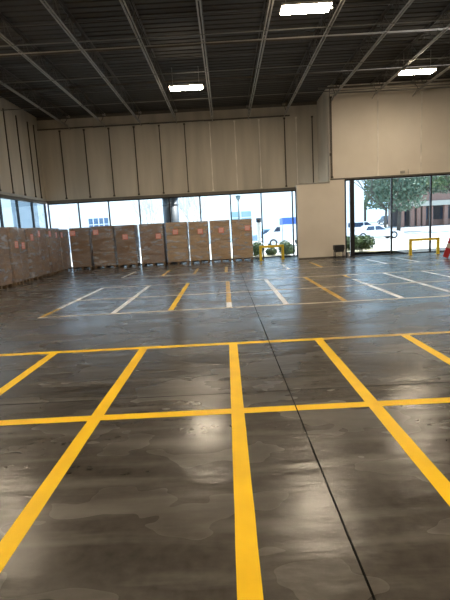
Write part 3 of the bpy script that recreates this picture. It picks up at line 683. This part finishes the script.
# ------------------------------------------------------------------ vehicles
def car(x, y, rz, paint, label, L=4.6, H=1.45, suv=False, name='parked_car', z=-0.03):
    r = empty(name, (x, y, z), rz); tag(r, label, 'car', 'parked vehicles')
    h2 = L / 2; Wd = 1.8; zb = 0.24; zs = 0.62 * H
    bm = B(); prof = [(-h2, zb + 0.1), (-h2 + 0.1, zb), (h2 - 0.1, zb), (h2, zb + 0.15), (h2 - 0.02, zs * 0.72), (h2 * 0.45, zs * 0.98), (-h2 * (0.55 if not suv else 0.98), zs), (-h2 + 0.03, zs * 0.92)]
    prism(bm, prof, -Wd / 2, Wd / 2, bev=0.05); body = obj('body', bm, M[paint], r)
    bm = B(); a = -h2 * (0.62 if not suv else 0.96); t0 = a + (0.45 if not suv else 0.12)
    cab = [(a, zs - 0.05), (h2 * 0.42, zs - 0.05), (h2 * 0.1, H), (t0, H)]
    va = [bm.verts.new((p, -Wd / 2 + 0.06 + (0.14 if z > zs else 0), z)) for p, z in cab]; vb = [bm.verts.new((p, Wd / 2 - 0.06 - (0.14 if z > zs else 0), z)) for p, z in cab]
    bm.faces.new(va); bm.faces.new(vb[::-1])
    for i in range(4): bm.faces.new((va[(i + 1) % 4], va[i], vb[i], vb[(i + 1) % 4]))
    bmesh.ops.bevel(bm, geom=bm.edges[:], offset=0.04, segments=2, affect='EDGES'); obj('cabin', bm, M[paint], r)
    for s in (-1, 1):
        yy = lambda z: s * (Wd / 2 - 0.06 - 0.14 * (z - zs + 0.05) / (H - zs + 0.05) + 0.008)
        for (x0, x1, x2, x3) in ((a + 0.18 + (0 if suv else 0.15), -0.32, -0.32, t0 + 0.12), (-0.22, h2 * 0.34, h2 * 0.1 - 0.08, -0.22)):
            bm = B(); z0, z1 = zs + 0.04, H - 0.1
            o1 = [bm.verts.new(p) for p in ((x0, yy(z0), z0), (x1, yy(z0), z0), (x2, yy(z1), z1), (x3, yy(z1), z1))]
            bm.faces.new(o1); q = bmesh.ops.extrude_face_region(bm, geom=bm.faces[:])
            for v in [g_ for g_ in q['geom'] if isinstance(g_, bmesh.types.BMVert)]: v.co.y -= s * 0.02
            obj('side_window', bm, M['carglass'], r)
    bm = B(); c = [(h2 * 0.42 + 0.012, zs + 0.02), (h2 * 0.12 + 0.012, H - 0.05)]
    vs = [bm.verts.new(p) for p in ((c[0][0], -0.72, c[0][1]), (c[0][0], 0.72, c[0][1]), (c[1][0], 0.6, c[1][1]), (c[1][0], -0.6, c[1][1]))]; bm.faces.new(vs)
    q = bmesh.ops.extrude_face_region(bm, geom=bm.faces[:])
    for v in [g_ for g_ in q['geom'] if isinstance(g_, bmesh.types.BMVert)]: v.co.x -= 0.03
    obj('windshield', bm, M['carglass'], r)
    for sx in (-0.6, 0.62):
        for s in (-1, 1):
            bm = B(); tube(bm, (sx * h2, s * (Wd / 2 + 0.01), 0.33), (sx * h2, s * (Wd / 2 - 0.22), 0.33), 0.33, n=24); w_ = obj('wheel', bm, M['tyre'], r)
            bm = B(); tube(bm, (sx * h2, s * (Wd / 2 + 0.02), 0.33), (sx * h2, s * (Wd / 2 - 0.02), 0.33), 0.19, n=16); obj('hub', bm, M['carwhite'], w_)
    for s in (-1, 1):
        bm = B(); box(bm, h2 - 0.08, h2 + 0.01, s * 0.6 - 0.18, s * 0.6 + 0.18, zs * 0.66, zs * 0.8); obj('headlight', bm, M['whiteb'], r)
car(14.1, 43.0, 0.0, 'carwhite', 'white sedan parked outside nearest the right windows', 4.7, 1.32)
car(16.3, 53.6, 0.0, 'carwhite', 'taller white utility car parked behind the white sedan', 4.8, 1.72, True)
car(30.2, 86, PI / 2, 'cardark', 'dark car parked below the trees left of the window mullion', 4.4, 1.5, z=rise(86) + 0.06)
car(33.6, 86, PI / 2, 'carsilver', 'blue-grey car parked below the trees by the brick arcade', 4.4, 1.5, z=rise(86) + 0.06)
car(5.2, 52, 0.0, 'carsilver', 'blue-silver car across the yard beyond the short guard rail', 4.4, 1.45)

r = empty('box_truck', (6.3, 38.5, -0.03)); tag(r, 'white truck with a blue cargo box seen beyond the short guard rail', 'truck')
bm = B(); box(bm, -1.6, 3.2, -1.1, 1.1, 1.80, 2.35, bev=0.04); obj('cargo_box', bm, M['bluebox'], r)
bm = B(); box(bm, -1.6, 3.2, -1.1, 1.1, 0.5, 1.8, bev=0.04); obj('truck_bed', bm, M['carwhite'], r)
bm = B(); prism(bm, [(-3.1, 0.3), (-1.62, 0.3), (-1.62, 1.78), (-2.1, 1.78), (-2.6, 1.2), (-3.1, 1.0)], -1.0, 1.0, bev=0.05); obj('cab', bm, M['carwhite'], r)
for s in (-1, 1):
    bm = B(); prism(bm, [(-2.35, 1.25), (-1.8, 1.25), (-1.8, 1.62), (-2.08, 1.62)], s * 1.0 - 0.012, s * 1.0 + 0.012); obj('side_window', bm, M['carglass'], r)
    for x in (-2.4, 0.0, 2.2):
        bm = B(); tube(bm, (x, s * 1.02, 0.33), (x, s * 0.8, 0.33), 0.33, n=24); w_ = obj('wheel', bm, M['tyre'], r)
        bm = B(); tube(bm, (x, s * 1.05, 0.33), (x, s * 1.0, 0.33), 0.2, n=16); obj('hub', bm, M['carwhite'], w_)

# ------------------------------------------------------------------ light
w = bpy.data.worlds.new('World'); S.world = w; w.use_nodes = True
bg = w.node_tree.nodes['Background']; bg.inputs[0].default_value = (0.52, 0.76, 1.0, 1); bg.inputs[1].default_value = 3.2
sun = bpy.data.lights.new('sun', 'SUN'); sun.energy = 14; sun.angle = 0.009; sun.color = (1, 0.95, 0.88)
so = bpy.data.objects.new('sun', sun); C.objects.link(so); so.location = (30, 30, 30)
el, az = math.radians(52), math.radians(12)    # from the right, a little from beyond
d = Vector((math.cos(el) * math.cos(az), math.cos(el) * math.sin(az), math.sin(el)))
so.rotation_euler = d.to_track_quat('Z', 'Y').to_euler()

# ------------------------------------------------------------------ camera
P, RO, YW = math.radians(8.85), math.radians(3.15), math.radians(0.55)
F = Vector((0, math.cos(P), -math.sin(P))); U = Vector((0, math.sin(P), math.cos(P))); R = Vector((1, 0, 0))
Z = Matrix.Rotation(YW, 3, 'Z'); F, U, R = Z @ F, Z @ U, Z @ R
R2 = R * math.cos(RO) - U * math.sin(RO); U2 = U * math.cos(RO) + R * math.sin(RO)
cam = bpy.data.cameras.new('camera'); co = bpy.data.objects.new('camera', cam); C.objects.link(co)
cam.sensor_fit = 'VERTICAL'; cam.sensor_height = 36; cam.sensor_width = 27; cam.lens = 27
m3 = Matrix((R2, U2, -F)).transposed(); co.matrix_world = Matrix.Translation((0, 0, 1.6)) @ m3.to_4x4()
cam.clip_start = 0.05; cam.clip_end = 500
S.camera = co
S.view_settings.view_transform = 'Standard'; S.view_settings.look = 'None'
S.view_settings.exposure = 0.0; S.view_settings.gamma = 1.0; S.view_settings.use_curve_mapping = False
